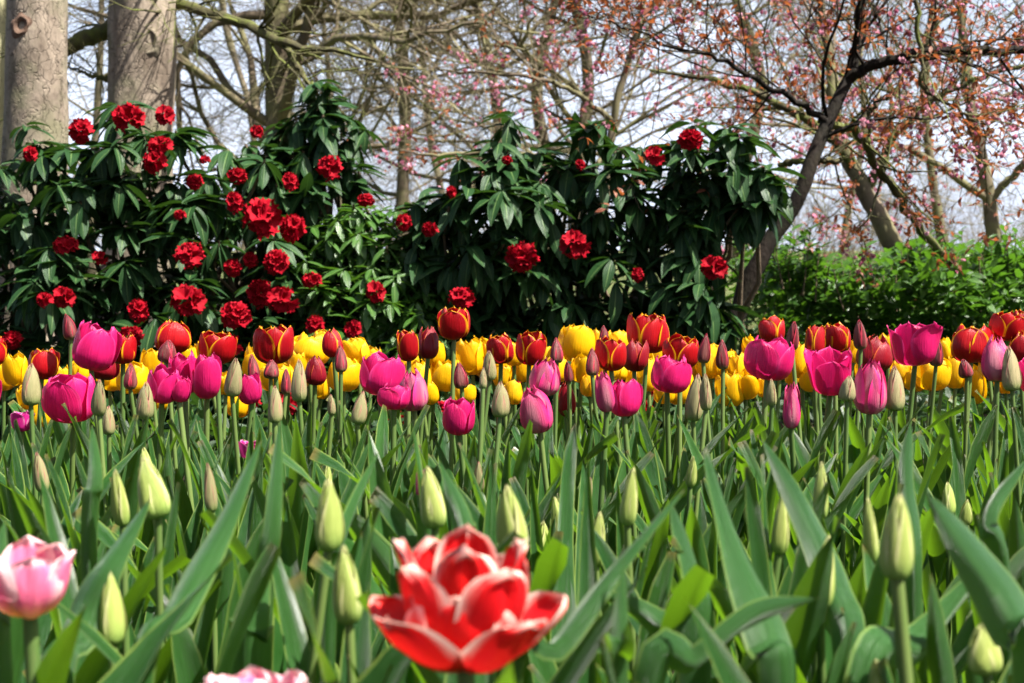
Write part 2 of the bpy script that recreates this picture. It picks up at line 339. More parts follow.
KINDS = {'Y': ('cup', 'yellow'), 'R': ('cup', 'red'), 'D': ('semi', 'darkred'), 'M': ('cup', 'magenta'), 'O': ('open', 'magenta'),
         'P': ('semi', 'dusky'), 'B': ('bud', 'beige'), 'K': ('bud', 'purple'), 'G': ('bud', 'green'), 'S': ('open', 'fringe'), 'Q': ('semi', 'red')}
FL = {k: [flower_mesh('flower', a, m, 100 * ord(k) + i) for i in range(5)] for k, (a, m) in KINDS.items()}

# ------------------------------------------------------------------ tulip leaves
def leaf_ribbon(P, W, side, fold=.35, wav=.0, seed=0, nu=7):
    """P (n,3) spine, W max full width, side: vector across the blade at start"""
    P = np.asarray(P, float); n = len(P); v = np.linspace(0, 1, n)
    T = np.gradient(P, axis=0); T /= np.linalg.norm(T, axis=1)[:, None]
    S = np.zeros_like(P); s = np.asarray(side, float)
    g = np.random.RandomState(seed); tw = g.uniform(-.5, .5)
    for i in range(n):
        s = s - (s @ T[i]) * T[i]; s = s / (np.linalg.norm(s) + 1e-9)
        S[i] = s
    N = np.cross(S, T)
    ang = tw * v ** 1.5 * 1.2
    S2 = S * np.cos(ang)[:, None] + N * np.sin(ang)[:, None]; N2 = np.cross(S2, T)
    wd = np.where(v < .38, .45 + .55 * np.sin(v / .38 * np.pi / 2), np.clip(1 - ((v - .38) / .62) ** 1.9, 0, 1) ** .85) * W / 2
    u = np.linspace(-1, 1, nu)
    fa = fold * (1 - .55 * v)
    ph = g.uniform(0, 6.28, 3)
    off = u[:, None] * wd[None, :] * np.cos(fa)[None, :]
    lift = (np.abs(u)[:, None] ** 1.6) * wd[None, :] * np.sin(fa)[None, :] * 1.3 + wav * W * np.sin(v * 13 + ph[0])[None, :] * u[:, None] ** 2 * np.sign(u)[:, None]
    V = P[None] + off[..., None] * S2[None] - lift[..., None] * N2[None]
    U = np.stack(np.broadcast_arrays((u[:, None] + 1) / 2, v[None, :]), -1)
    return V.reshape(-1, 3), grid_q(nu, n), U.reshape(-1, 2)
LEAVES = []    # unit-height blades leaning to +x ; width stored relative to height
for i in range(26):
    g = random.Random(500 + i)
    n = 16; a = R(g.uniform(2, 12)); tot = R(g.choice([5, 10, 18, 30, 48])) * g.uniform(.7, 1.2)
    p = [np.zeros(3)]; yaw = 0; dy = R(g.uniform(-25, 25))
    for k in range(n - 1):
        t = k / (n - 1); an = a + tot * t ** 1.6
        d = np.array([math.sin(an) * math.cos(dy * t), math.sin(an) * math.sin(dy * t), math.cos(an)]); p.append(p[-1] + d / (n - 1))
    p = np.array(p); p /= p[:, 2].max()
    V, Q, U = leaf_ribbon(p, g.uniform(.06, .105), (0, 1, 0), fold=g.uniform(.55, 1.15), wav=g.uniform(.04, .2), seed=i)
    LEAVES.append((mesh_np('leaf', V, Q, M['tleaf'], U), tot))

def lim_z(d):
    py = np.interp(d, [.6, .8, 1.0, 1.5, 2.0, 2.7, 3.2], [600, 520, 466, 420, 396, 388, 388])
    return CAMZ - (py - 250) * d / F
def add_leaves(plant, d, n, g, x=None, lo=.62, hi=1.0, wide=1.0):
    H = lim_z(d); a0 = g.uniform(0, 6.28)
    for k in range(n):
        h = H * g.uniform(lo, hi); me, tot = g.choice(LEAVES)
        a = a0 + k * 2.4 + g.uniform(-.5, .5)
        s = h; ws = (1.1 if d < 1.5 else 1.2) * wide * g.uniform(.75, 1.15) * (.40 / max(h, .2)) ** .5
        bx, by = math.cos(a) * .006, math.sin(a) * .006
        link('leaf', me, plant, (bx, by, 0.0), (g.uniform(-.06, .06), g.uniform(-.05, .08), a), (s, s * ws, s))
def stem_obj(plant, top, rad, g, bend=.02):
    top = np.array(top); b1 = np.array([g.uniform(-bend, bend), g.uniform(-bend, bend), 0]) + top * .5
    P = smooth_path([np.zeros(3), b1, top + np.array([0, 0, .004])], 9)
    V, Q, U = tube(P, np.linspace(rad * 1.15, rad, 9), 8, 5)
    return link('stem', mesh_np('stem', V, Q, M['tstem'], U), plant)
PLANTS = []
def tulip(px, py, wpx, hpx, kind, d, nleaf=3, tilt=None):
    g = random.Random(int(px * 31 + py * 7))
    base = at(px, py + hpx / 2, d); h = hpx * d / F; wd = wpx * d / F
    gx = base.x + g.uniform(-.018, .018); gy = base.y + g.uniform(-.012, .015)
    pl = empty('tulip', (gx, gy, 0))
    top = Vector((base.x - gx, base.y - gy, base.z))
    rad = .0030 if kind in 'KBG' else .0036
    if d < .8: rad = .0042
    stem_obj(pl, top, rad, g)
    tx = (tilt if tilt is not None else g.uniform(-.22, .22))
    link('flower', g.choice(FL[kind]), pl, top, (g.uniform(-.12, .05), tx, g.uniform(0, 6.28)), (wd * g.uniform(.96, 1.06), wd * g.uniform(.96, 1.06), h))
    if nleaf: add_leaves(pl, d, nleaf + 1, g, lo=.7, hi=1.02)
    PLANTS.append(dict(o=pl, px=px, py=py, k=kind, d=d, w=wpx, h=hpx))
    return pl
DIST = {'Y': 2.6, 'R': 2.18, 'D': 2.22, 'M': 1.93, 'O': 1.93, 'P': 1.92, 'B': 1.84, 'K': 2.05, 'S': 1.7, 'Q': 2.15}
MID = """
Y 4 375 24 29;Y 16 368 23 33;R 42 363 31 31;B 31 384 21 44;Y 49 386 22 34;Y 43 411 22 30;S 22 421 22 20;K 71 326 14 27;M 91 345 43 47;D 102 366 27 26;R 123 348 28 30
M 73 395 47 48;B 99 396 17 39;B 109 420 14 30;Y 110 376 27 26;Y 134 377 29 31;Y 151 362 20 29;K 130 376 14 27;B 145 400 20 39;Q 171 336 33 33;K 167 351 19 24;M 162 382 28 39;M 185 371 28 43;M 179 388 20 26
M 207 375 30 45;R 217 347 38 31;B 232 376 20 41;Y 237 404 21 25;Y 254 362 23 38;K 254 367 12 28;R 275 344 38 37;K 271 369 17 20;K 286 381 11 27;Y 278 376 34 28;B 275 404 17 39
B 299 380 19 44;D 315 370 20 29;Y 309 349 34 31;Y 320 338 17 18;Y 321 384 20 28;Q 334 342 20 29;K 341 358 13 29;Y 343 373 30 35;Y 359 350 26 27;B 332 404 9 22;B 357 407 16 35;M 380 372 41 44
M 394 396 28 26;R 409 345 23 30;D 428 342 22 32;R 454 322 32 32;P 414 389 28 41;Y 421 375 22 31;Y 446 374 30 33;Y 464 393 20 20;Y 473 355 27 37;Y 493 357 34 41;R 501 348 26 29;K 462 375 15 28
B 490 365 15 31;B 483 378 9 22;M 459 415 31 37;B 500 399 20 37;R 529 347 30 33;P 542 376 29 36;P 540 408 32 46;Y 523 368 18 26;Y 547 354 16 20;Y 558 368 24 27;K 557 350 13 27;Y 573 342 35 37;Y 581 367 19 29
K 569 371 10 23;D 566 398 18 35;K 592 361 14 30;Y 599 341 18 24;K 604 335 10 20;Y 618 342 23 24;Y 619 371 17 18;R 611 353 32 33;D 634 355 24 31;R 647 333 38 38;R 680 350 37 32;M 667 372 34 39;Y 649 372 18 37
Y 681 388 25 31;Y 690 366 16 22;Y 711 360 27 35;K 703 348 13 31;K 723 354 13 31;P 607 390 19 41;M 624 397 31 37;B 693 397 20 49;B 706 391 14 39;Y 731 388 25 35;Y 746 383 23 29;M 767 356 42 45
R 772 329 25 27;K 792 335 14 30;Y 751 347 14 25;Y 791 372 14 25;P 791 405 18 45;B 772 392 11 28;Y 764 387 14 20;Y 801 360 18 35;R 814 341 22 31;R 835 337 27 29;K 861 334 14 31;Y 852 351 15 22;O 830 371 50 45
B 847 388 18 27;D 873 352 33 36;P 869 386 32 53;Y 902 371 22 24;Y 888 345 16 24;B 895 388 21 47;O 915 343 50 43;K 936 352 14 29;Y 931 372 32 33;Y 945 348 15 24;Y 955 370 20 35;Y 977 381 20 42;R 971 343 40 37
K 967 368 14 20;R 1003 325 30 28;R 1022 322 22 26;P 997 358 29 45;B 1012 368 21 47;Q 1020 345 22 30;Y 988 352 16 24;Y 62 378 18 26;Y 188 356 20 26;Y 290 352 20 26;Y 372 358 18 24;Y 408 366 20 28;Y 436 352 20 26;Y 514 352 20 26;Y 605 366 20 28;Y 660 352 18 26;Y 728 362 20 26;Y 780 360 20 26;Y 818 358 18 26;Y 915 378 20 26;Y 30 396 18 24;Y 160 398 18 24;Y 310 372 20 26;Y 430 392 18 24;Y 512 392 18 24;Y 590 384 20 24;Y 634 380 20 24;Y 812 378 20 26;Y 862 392 18 24;Y 1006 380 20 26;M 252 388 22 30;M 1040 372 36 44;Y 1032 372 22 32;Y 208 352 20 26;Y 226 382 20 22;Y 396 384 18 26;Y 740 366 18 26
Y -14 372 24 30;M -22 392 34 42;R -10 350 28 30;Y 82 370 18 24;Y 297 362 18 26;Y 504 376 20 24;Y 664 392 18 22;Y 832 352 18 26;Y 866 372 18 24;S 248 449 22 18;S 420 481 12 30
"""
for row in MID.strip().split('\n'):
    for it in row.split(';'):
        a = it.split()
        k = a[0]; px, py, wp, hp = map(float, a[1:])
        g = random.Random(int(px * 17 + py))
        d = DIST[k] + g.uniform(-.09, .09) - (py - 365) * .0022
        wp *= {'Y': 1.16, 'M': 1.14, 'B': .92, 'K': 1.0}.get(k, 1.08); hp *= 1.0 if k in 'BK' else 1.07
        if k == 'S': d = {22: 1.95, 248: 1.75, 420: 1.3}[int(px)]
        tulip(px, py, wp, hp, k, d, nleaf=2 if k == 'Y' else 3)
FORE = """
43 471 14 42;123 495 17 62;150 467 15 44;158 486 30 66;212 486 14 52;113 606 27 78;272 562 15 42;325 482 14 42;329 513 30 76;435 496 27 66;516 518 31 78;540 540 20 46;349 582 31 84;560 517 15 46
595 537 18 60;627 495 18 62;586 489 11 26;390 519 14 38;479 476 11 32;821 489 15 60;752 505 14 42;779 522 18 66;820 570 26 76;873 528 16 70;896 535 35 90;949 498 14 34;965 511 13 28;878 674 18 34;986 648 36 54
-18 520 20 60;1046 540 22 66;690 470 11 34
"""
for row in FORE.strip().split('\n'):
    for it in row.split(';'):
        px, py, wp, hp = map(float, it.split())
        d = min(1.65, max(.78, F * .050 / hp)) if py < 620 else .8
        k = 'B' if int(px) in (43, 212, 479, 586) else 'G'
        tulip(px, py, wp, hp, k, d, nleaf=3)
# ---- the two showy foreground flowers, petal by petal
def showy(px, py, d, mat, whorls, scale, rz, nleaf=3, name='tulip'):
    base = at(px, py, d); g = random.Random(3 + int(px))
    pl = empty('tulip', (base.x + .006, base.y + .004, 0)); top = Vector((-.006, -.004, base.z))
    stem_obj(pl, top, .0045, g, .008)
    fl = empty('flower', (0, 0, 0)); fl.parent = pl; fl.location = top; fl.rotation_euler = (0, 0, rz)
    s = 0
    for (cnt, lean, L, W, curl, cup, z0, ruf, off) in whorls:
        for k in range(cnt):
            s += 1; th = off + k * 2 * math.pi / cnt + g.uniform(-.15, .15)
            n = 15; le = R(lean) + g.uniform(-.10, .10); Lk = L * g.uniform(.92, 1.06); p = [np.array([.004, 0, z0])]
            for j in range(n - 1):
                t = j / (n - 1)
                # leaves the base outward, rises, then curls at the tip
                an = le + (1.05 * (1 - t) ** 3) * (1 if lean < 50 else .4) - R(cup) * t + R(curl) * max(0, t - .6) / .4
                p.append(p[-1] + np.array([math.sin(an), 0, math.cos(an)]) * Lk / (n - 1))
            p = np.array(p); v = np.linspace(0, 1, n); nu = 13; u = np.linspace(-1, 1, nu)
            wd = W / 2 * np.where(v < .55, .32 + .68 * np.sin(v / .55 * np.pi / 2), np.clip(1 - ((v - .55) / .45) ** 3.6, 0, 1) ** .55)
            T = np.gradient(p, axis=0); T /= np.linalg.norm(T, axis=1)[:, None]; N = np.stack([-T[:, 2], 0 * T[:, 0], T[:, 0]], 1)
            ph = g.uniform(0, 6.28)
            cupd = (u[:, None] ** 2) * wd[None] * .52 * (1 - .35 * v[None])
            rf = ruf * (np.sin(u[:, None] * 6 + ph + 5 * v[None]) + .8 * np.sin(u[:, None] * 13 + 2 * ph)) * v[None] ** 2
            V = p[None] + np.stack([0 * rf, u[:, None] * wd[None] * .93, 0 * rf], -1) + (cupd + rf)[..., None] * N[None]
            V[..., 2] += ruf * .9 * np.sin(u[:, None] * 9 + ph * 3) * v[None] ** 6
            c, si = math.cos(th), math.sin(th)
            X = V[..., 0] * c - V[..., 1] * si; Y = V[..., 0] * si + V[..., 1] * c
            V = np.stack([X, Y, V[..., 2]], -1).reshape(-1, 3) * scale
            U = np.stack(np.broadcast_arrays((u[:, None] + 1) / 2, v[None]), -1).reshape(-1, 2)
            link('petal', mesh_np('petal', V, grid_q(nu, n), M[mat], U), fl)
    if nleaf: add_leaves(pl, d, nleaf, g, lo=.5, hi=.75)
    return pl
a = showy(465, 670, .70, 'flame', [(5, 66, .062, .048, -4, 30, 0, .0014, .63), (4, 36, .057, .060, 0, 38, .003, .0014, 0.0), (4, 24, .066, .046, 4, 26, .008, .002, .75), (4, 10, .068, .036, 8, 12, .010, .0024, .1)], 1.0, R(-90))
tag(a, 'large red double tulip with white petal edges at the front of the bed', 'tulip', 'showy tulips at the front')
a = showy(30, 617, .80, 'rose', [(3, 26, .047, .036, 6, 34, 0, .0012, 0), (3, 20, .048, .034, 18, 24, .001, .0015, 1.05)], 1.0, R(-70))
tag(a, 'pale pink and white tulip with yellow base beside low pointed buds', 'tulip', 'showy tulips at the front')
a = showy(256, 735, .72, 'rose', [(5, 50, .042, .034, 10, 10, 0, .002, 0), (5, 30, .042, .03, 20, 8, .001, .0025, .5), (4, 12, .038, .026, 30, 0, .003, .0025, .2)], .9, R(-90))
tag(a, 'ruffled pale pink double tulip whose top just shows at the bottom edge', 'tulip', 'showy tulips at the front')

# ---- hand placed big foreground blades: (base to tip), width
BIG = [
 ([(505, 705, .72), (560, 640, .74), (620, 562, .78), (684, 490, .84)], .020),
 ([(130, 705, .80), (180, 600, .85), (225, 520, .92), (262, 440, 1.0)], .030),
 ([(262, 640, 1.0), (274, 520, 1.0), (280, 420, 1.06)], .022),
 ([(790, 720, .80), (775, 630, .82), (738, 545, .88), (705, 450, .95)], .042),
 ([(650, 715, .75), (700, 665, .76), (760, 615, .78), (820, 598, .81)], .026),
 ([(1040, 700, .72), (1010, 610, .75), (965, 545, .80), (925, 492, .85)], .042),
 ([(870, 715, .80), (930, 640, .85), (985, 565, .90)], .040),
 ([(848, 690, .90), (832, 580, .95), (800, 505, 1.0), (762, 438, 1.05)], .034),
 ([(705, 660, .85), (700, 580, .88), (672, 505, .93)], .036),
 ([(616, 705, .73), (620, 650, .73), (624, 560, .76)], .020),
 ([(246, 690, .95), (250, 620, .95), (268, 546, .98)], .046),
 ([(60, 705, .85), (80, 620, .9), (110, 560, .92), (150, 500, 1.0)], .040),
 ([(430, 560, 1.1), (420, 500, 1.1), (412, 420, 1.15)], .022),
 ([(915, 600, 1.1), (905, 480, 1.15), (910, 420, 1.2)], .024),
 ([(0, 700, .8), (-5, 600, .82), (5, 520, .9)], .030),
 ([(330, 620, 1.0), (345, 540, 1.0), (380, 450, 1.08)], .026),
 ([(90, 560, 1.15), (95, 480, 1.15), (92, 425, 1.2)], .024),
 ([(470, 600, 1.0), (462, 520, 1.0), (440, 460, 1.05)], .028),
 ([(1010, 600, 1.0), (985, 520, 1.0), (1030, 455, 1.05)], .026),
 ([(720, 700, .95), (650, 620, .95), (590, 590, .98)], .030),
]
for i, (pts, W) in enumerate(BIG):
    w3 = [np.array(at(*p)) for p in pts]
    g = random.Random(i + 900)
    root = np.array([w3[0][0] + (w3[0][0] - w3[1][0]) * .6, w3[0][1] + .01, 0.0])
    pl = empty('tulip', tuple(root))
    P = smooth_path([np.zeros(3)] + [q - root for q in w3], 26)
    V, Q, U = leaf_ribbon(P, W * .85, (g.uniform(.6, 1), g.uniform(-.5, .5), 0), fold=g.uniform(.65, 1.05), wav=.07, seed=i + 40)
    link('leaf', mesh_np('leaf', V, Q, M['tleaf'], U), pl)
    add_leaves(pl, root[1], 3, g, lo=.45, hi=.85, wide=1.1)
    PLANTS.append(dict(o=pl, px=pts[-1][0], py=pts[-1][1], k='L', d=root[1], w=W, h=0))
# ---- leafy plants between them (jittered grid)
cnt = 0
d = .68; row = 0
while d < 2.75:
    step = .085 + .022 * (d - .68)
    half = .375 * d + .05
    x = -half + (row % 2) * step * .5
    while x < half:
        g = random.Random(int(x * 1000) + row * 77)
        xx = x + g.uniform(-.02, .02); dd = d + g.uniform(-.02, .02)
        near = min(((p['o'].location.x - xx) ** 2 + (p['o'].location.y - dd) ** 2) for p in PLANTS) ** .5
        if near > .047 + .022 * (d > 1.7):
            pl = empty('tulip', (xx, dd, 0))
            add_leaves(pl, dd, 5 if dd < 1.7 else 6, g, lo=.6, hi=1.0, wide=1.1 if dd < 1.4 else 1)
            PLANTS.append(dict(o=pl, px=512 + xx / dd * F, py=600 - dd * 60, k='N', d=dd, w=0, h=0)); cnt += 1
        x += step * 1.55
    d += step * 1.25; row += 1
print('leaf plants', cnt, 'all', len(PLANTS))
# ---- labels
ONES = 'first second third fourth fifth sixth seventh eighth ninth tenth eleventh twelfth thirteenth fourteenth fifteenth sixteenth seventeenth eighteenth nineteenth'.split()
TENS = {2: ('twentieth', 'twenty'), 3: ('thirtieth', 'thirty'), 4: ('fortieth', 'forty'), 5: ('fiftieth', 'fifty'), 6: ('sixtieth', 'sixty'), 7: ('seventieth', 'seventy')}
def ordw(n):
    if n < 20: return ONES[n - 1]
    a, b_ = divmod(n, 10); return TENS[a][0] if b_ == 0 else TENS[a][1] + '-' + ONES[b_ - 1]
DESC = {'Y': ('yellow tulip', 'yellow tulips', 'yellow tulips at the back of the bed'), 'R': ('red tulip with yellow petal edges', 'yellow-edged red tulips', 'red tulips with yellow edges'),
        'Q': ('half-closed red tulip with yellow edges', 'half-closed red tulips', 'half-closed red tulips'), 'D': ('plain dark red half-closed tulip', 'plain dark red tulips', 'plain dark red tulips'),
        'M': ('magenta cup-shaped tulip', 'magenta cups', 'magenta tulips'), 'O': ('wide open magenta tulip', 'wide open magenta tulips', 'wide open magenta tulips'),
        'P': ('dusky pink half-closed tulip', 'dusky pink tulips', 'dusky pink tulips'), 'B': ('beige pointed tulip bud', 'beige buds', 'beige tulip buds'),
        'K': ('slim dark purple tulip bud', 'purple buds', 'purple tulip buds'), 'G': ('pale green pointed tulip bud', 'pale green buds', 'pale green tulip buds near the front'),
        'S': ('small frilly magenta tulip', 'small frilly tulips', 'small frilly magenta tulips')}
SHORT = {'Y': 'yellow', 'R': 'red', 'Q': 'red', 'D': 'dark red', 'M': 'magenta', 'O': 'magenta', 'P': 'dusky pink', 'B': 'beige', 'K': 'purple', 'G': 'green', 'S': 'magenta'}
fl_ = [p for p in PLANTS if p['k'] in DESC]
for k in DESC:
    L = sorted([p for p in fl_ if p['k'] == k], key=lambda p: p['px'])
    for i, p in enumerate(L):
        q = min((q for q in fl_ if q is not p and q['k'] != k), key=lambda q: math.hypot(q['px'] - p['px'], q['py'] - p['py']))
        dx, dy = q['px'] - p['px'], q['py'] - p['py']
        rel = ('left of' if dx > 0 else 'right of') if abs(dx) > abs(dy) else ('above' if dy > 0 else 'below')
        n = i + 1; m = len(L) - i
        o = f'{ordw(n)} from left' if n <= m else (f'{ordw(m)} from right')
        tag(p['o'], f"{DESC[k][0]} {rel} a {SHORT[q['k']]} one, {o}", 'tulip', DESC[k][2])
L = [p for p in PLANTS if p['k'] == 'L']
for i, p in enumerate(sorted(L, key=lambda p: p['px'])):
    q = min((q for q in fl_ if q['py'] > 440), key=lambda q: math.hypot(q['px'] - p['px'], q['py'] - p['py']))
    tag(p['o'], f"flowerless tulip with one extra long blade, {ordw(i + 1)} such plant from left", 'tulip', 'long-bladed tulips without flowers')
for p in PLANTS:
    if p['k'] == 'N':
        z = 'low in the foreground' if p['d'] < 1.15 else ('between the pale green buds and the coloured tulips' if p['d'] < 1.75 else 'among the stems of the coloured tulips')
        if p['d'] < 1.15: z = 'among the nearest pale green buds'
        tag(p['o'], f'flowerless green tulip leaves standing {z}', 'tulip', f'leafy tulips {z}')

# ------------------------------------------------------------------ foliage builders
def leaf_tmpl(L, W, droop=.25, nu=3, nv=6, fold=.25, tipp=1.5):
    v = np.linspace(0, 1, nv); u = np.linspace(-1, 1, nu)
    w_ = W / 2 * np.sin(np.pi * np.clip(v, 0, 1) ** .85) ** .75; w_[0] = W * .06; w_[-1] = W * .02
    U, Vv = np.meshgrid(u, v, indexing='ij')
    x = L * Vv; z = -droop * L * Vv ** 2 + np.abs(U) * w_[None] * fold; y = U * w_[None]
    return np.stack([x, y, z], -1).reshape(-1, 3), grid_q(nu, nv), np.stack([(U + 1) / 2, Vv], -1).reshape(-1, 2)
def rotmats(dirs, roll):
    """frames with x axis along dirs, z roughly up, rolled"""
    d = dirs / (np.linalg.norm(dirs, axis=1)[:, None] + 1e-9)
    up = np.tile([0., 0, 1], (len(d), 1)); up[np.abs(d[:, 2]) > .95] = [0, 1, 0]
    y = np.cross(up, d); y /= np.linalg.norm(y, axis=1)[:, None]; z = np.cross(d, y)
    c, s = np.cos(roll)[:, None], np.sin(roll)[:, None]
    return np.stack([d, y * c + z * s, z * c - y * s], -1)
def scatter(tm, pos, dirs, roll, scale, rnd, acc, m=0):
    V, Q, U = tm; n = len(pos)
    Rm = rotmats(dirs, roll)
    W = np.einsum('nij,vj->nvi', Rm, V) * scale[:, None, None] + pos[:, None]
    k = len(V)
    acc.add(W.reshape(-1, 3), (Q[None] + (np.arange(n) * k)[:, None, None]).reshape(-1, 4), np.tile(U, (n, 1)), np.repeat(rnd, k), m)
def whorls(acc, pts, axes, tmpl, nleaf=(7, 11), g=nr, size=1.0, open_=(62, 118), m=0):
    """each point: a rosette of leaves round its axis, drooping"""
    P = []; D = []; S = []; Rn = []
    for p, a in zip(pts, axes):
        a = a / np.linalg.norm(a); t = np.cross(a, [0.3, .1, 1]); t /= np.linalg.norm(t) + 1e-9; b_ = np.cross(a, t)
        n = g.randint(*nleaf); o = g.uniform(0, 6.28); s = g.uniform(.75, 1.15) * size; rr = g.uniform(0, 1)
        for k in range(n):
            ph = o + k * 2 * math.pi / n * (1 if n < 9 else 1.0) + g.uniform(-.2, .2); an = R(g.uniform(*open_))
            d = a * math.cos(an) + (t * math.cos(ph) + b_ * math.sin(ph)) * math.sin(an); d = d + np.array([0, 0, g.uniform(-.5, -.08)])
            d = d / np.linalg.norm(d); d[2] = min(d[2], .15); P.append(p + d * .006 - a * g.uniform(0, .02)); D.append(d); S.append(s * g.uniform(.75, 1.1)); Rn.append(np.clip(rr * .6 + g.uniform(0, .4), 0, 1))
    scatter(tmpl, np.array(P), np.array(D), g.uniform(-.35, .35, len(P)), np.array(S), np.array(Rn), acc, m)
# flower truss
def truss_mesh(seed):
    g = np.random.RandomState(seed); A = Acc(); n = g.randint(8, 14)
    for k in range(n):
        ph = k * 2.39996; ct = 1 - (k + .5) / n * 1.15; st = math.sqrt(max(0, 1 - ct * ct))
        d = np.array([math.cos(ph) * st, math.sin(ph) * st, ct]) + g.uniform(-.25, .25, 3); d /= np.linalg.norm(d)
        nu, nv = 26, 6; a = np.linspace(0, 2 * np.pi, nu); v = np.linspace(0, 1, nv)
        A_, V_ = np.meshgrid(a, v, indexing='ij')
        lobe = 1 - .22 * np.abs(np.sin(A_ * 2.5)) ** 3
        r = (.001 + .031 * V_ ** 1.1) * (1 + (lobe - 1) * V_ ** 2); zz = .038 * V_ - .010 * V_ ** 4 + .005 * np.sin(A_ * 10 + g.uniform(0, 6)) * V_ ** 3 + .002 * np.sin(A_ * 17) * V_ ** 3
        t = np.cross(d, [.2, .3, 1.0]); t /= np.linalg.norm(t); b_ = np.cross(d, t); s = g.uniform(.8, 1.2)
        P = d * .018 + s * (r * np.cos(A_))[..., None] * t + s * (r * np.sin(A_))[..., None] * b_ + (s * zz)[..., None] * d
        A.add(P.reshape(-1, 3), grid_q(nu, nv), np.stack([A_ / 6.28, V_], -1).reshape(-1, 2), g.uniform(0, 1))
    return A.mesh('flower_truss', M['truss'])
TR = [truss_mesh(s) for s in range(9)]
RT = leaf_tmpl(.125, .042, .30, 3, 8, .28)
def blob_points(lobes, n, g, inner=.5):
    """points on/in ellipsoid lobes (c, r) biased to the surface"""
    P = []; A = []; wt = np.array([l[1][0] * l[1][2] for l in lobes]); wt = wt / wt.sum()
    for _ in range(n):
        c, r = lobes[g.choice(len(lobes), p=wt)]
        v = g.normal(size=3); v /= np.linalg.norm(v)
        if v[1] > .3 and g.uniform() < .6: v[1] = -v[1]
        s = 1 - inner * g.uniform() ** 1.6
        P.append(np.array(c) + v * np.array(r) * s); a = v.copy(); a[2] = a[2] * .5 + .45; a += g.normal(0, .35, 3); A.append(a)
    P = np.array(P); A = np.array(A); k = P[:, 2] > .03
    return P[k], A[k]
def branches_to(acc, root, pts, g, r0=.018, m=0):
    for p in pts:
        root2 = np.array(root) + np.array([g.uniform(-.25, .25), g.uniform(-.05, .25), 0])
        mid = root2 * .45 + p * .55 + np.array([g.uniform(-.08, .08), g.uniform(.0, .15), g.uniform(-.12, .05)])
        q = smooth_path([root2, mid, p], 9)
        q[1:-1] += g.normal(0, .012, (7, 3))
        V, Q, U = tube(q, np.linspace(r0 * g.uniform(.6, 1.1), .004, 9), 5); acc.add(V, Q, U, .5, m)
def L_(px, py, rpx, d, ry=None, asp=1.0):
    rpx *= .88 if py < 210 else .97; c = at(px, py, d); r = rpx * d / F
    return ((c.x, c.y, c.z), (r, ry if ry else min(r, .38), r * asp))
def rhodo(name, label, lobes, n, trusses, td, seed, mat='rleaf', tmpl=RT, size=1.0, nleaf=(7, 11), cat='rhododendron', group='red-flowered rhododendrons', roots=()):
    g = np.random.RandomState(seed)
    cx = np.mean([l[0][0] for l in lobes]); cy = np.mean([l[0][1] for l in lobes])
    e = empty(name, (cx, cy, 0)); off = np.array([cx, cy, 0])
    A = Acc(); P, X = blob_points(lobes, n, g)
    whorls(A, P - off, X, tmpl, nleaf, g, size)
    link('foliage', A.mesh('foliage', M[mat]), e)
    B = Acc(); idx = g.choice(len(P), min(len(P), 110), replace=False)
    for q in idx:
        p = P[q] - off; rt = min(roots, key=lambda r_: abs(r_[0] - P[q][0])) if roots else (cx, cy + .2, 0)
        branches_to(B, np.array(rt) - off, [p], g)
    link('branches', B.mesh('branches', M['twig']), e)
    for (px, py, rp) in trusses:
        dd = td + .06 + g.uniform(-.12, .12)
        c = at(px, py, dd); s = (rp * dd / F) / .058
        lean = Vector((g.uniform(-.4, .4), -.9, g.uniform(.1, .7))).to_track_quat('Z', 'Y').to_euler()
        link('flower_truss', TR[g.randint(len(TR))], e, (c.x - cx, c.y - cy, c.z), lean, (s * g.uniform(.85, 1.15), s * g.uniform(.85, 1.15), s * g.uniform(.75, 1.15)))
    tag(e, label, cat, group); return e
LEFT = [L_(35, 128, 20, 4.6), L_(120, 112, 20, 4.5), L_(20, 200, 75, 4.7), L_(75, 165, 52, 4.6), L_(130, 160, 52, 4.5), L_(190, 165, 50, 4.6), L_(90, 235, 85, 4.6), L_(170, 240, 80, 4.6), L_(245, 190, 52, 4.7), L_(-50, 230, 90, 4.8),
        L_(60, 320, 80, 4.5), L_(150, 330, 85, 4.6), L_(240, 290, 75, 4.7), L_(20, 400, 80, 4.4), L_(120, 410, 80, 4.5), L_(210, 390, 80, 4.6), L_(-80, 360, 90, 4.6)]
rhodo('rhododendron', 'tall dark rhododendron with many red flower trusses in front of two pale trunks', LEFT, 430,
      [(129, 120, 16), (80, 131, 14), (165, 116, 11), (160, 146, 12), (155, 162, 13), (30, 155, 8), (66, 246, 11), (100, 258, 9), (190, 255, 13), (187, 301, 16), (63, 298, 13), (138, 311, 11), (195, 182, 8),
       (205, 160, 5), (12, 340, 9), (130, 337, 13), (45, 300, 8), (231, 345, 12), (250, 402, 11), (180, 215, 6), (236, 315, 14), (234, 203, 10)], 4.12, 1, roots=[(-1.7, 4.9, 0), (-1.2, 4.9, 0), (-1.0, 4.8, 0)])
MIDL = [L_(258, 152, 24, 4.9), L_(322, 98, 22, 4.9), L_(300, 150, 40, 4.9), L_(335, 130, 38, 4.9), L_(350, 165, 32, 4.9), L_(270, 190, 45, 4.9), L_(320, 215, 50, 4.9), L_(290, 280, 60, 4.8), L_(280, 360, 60, 4.8)]
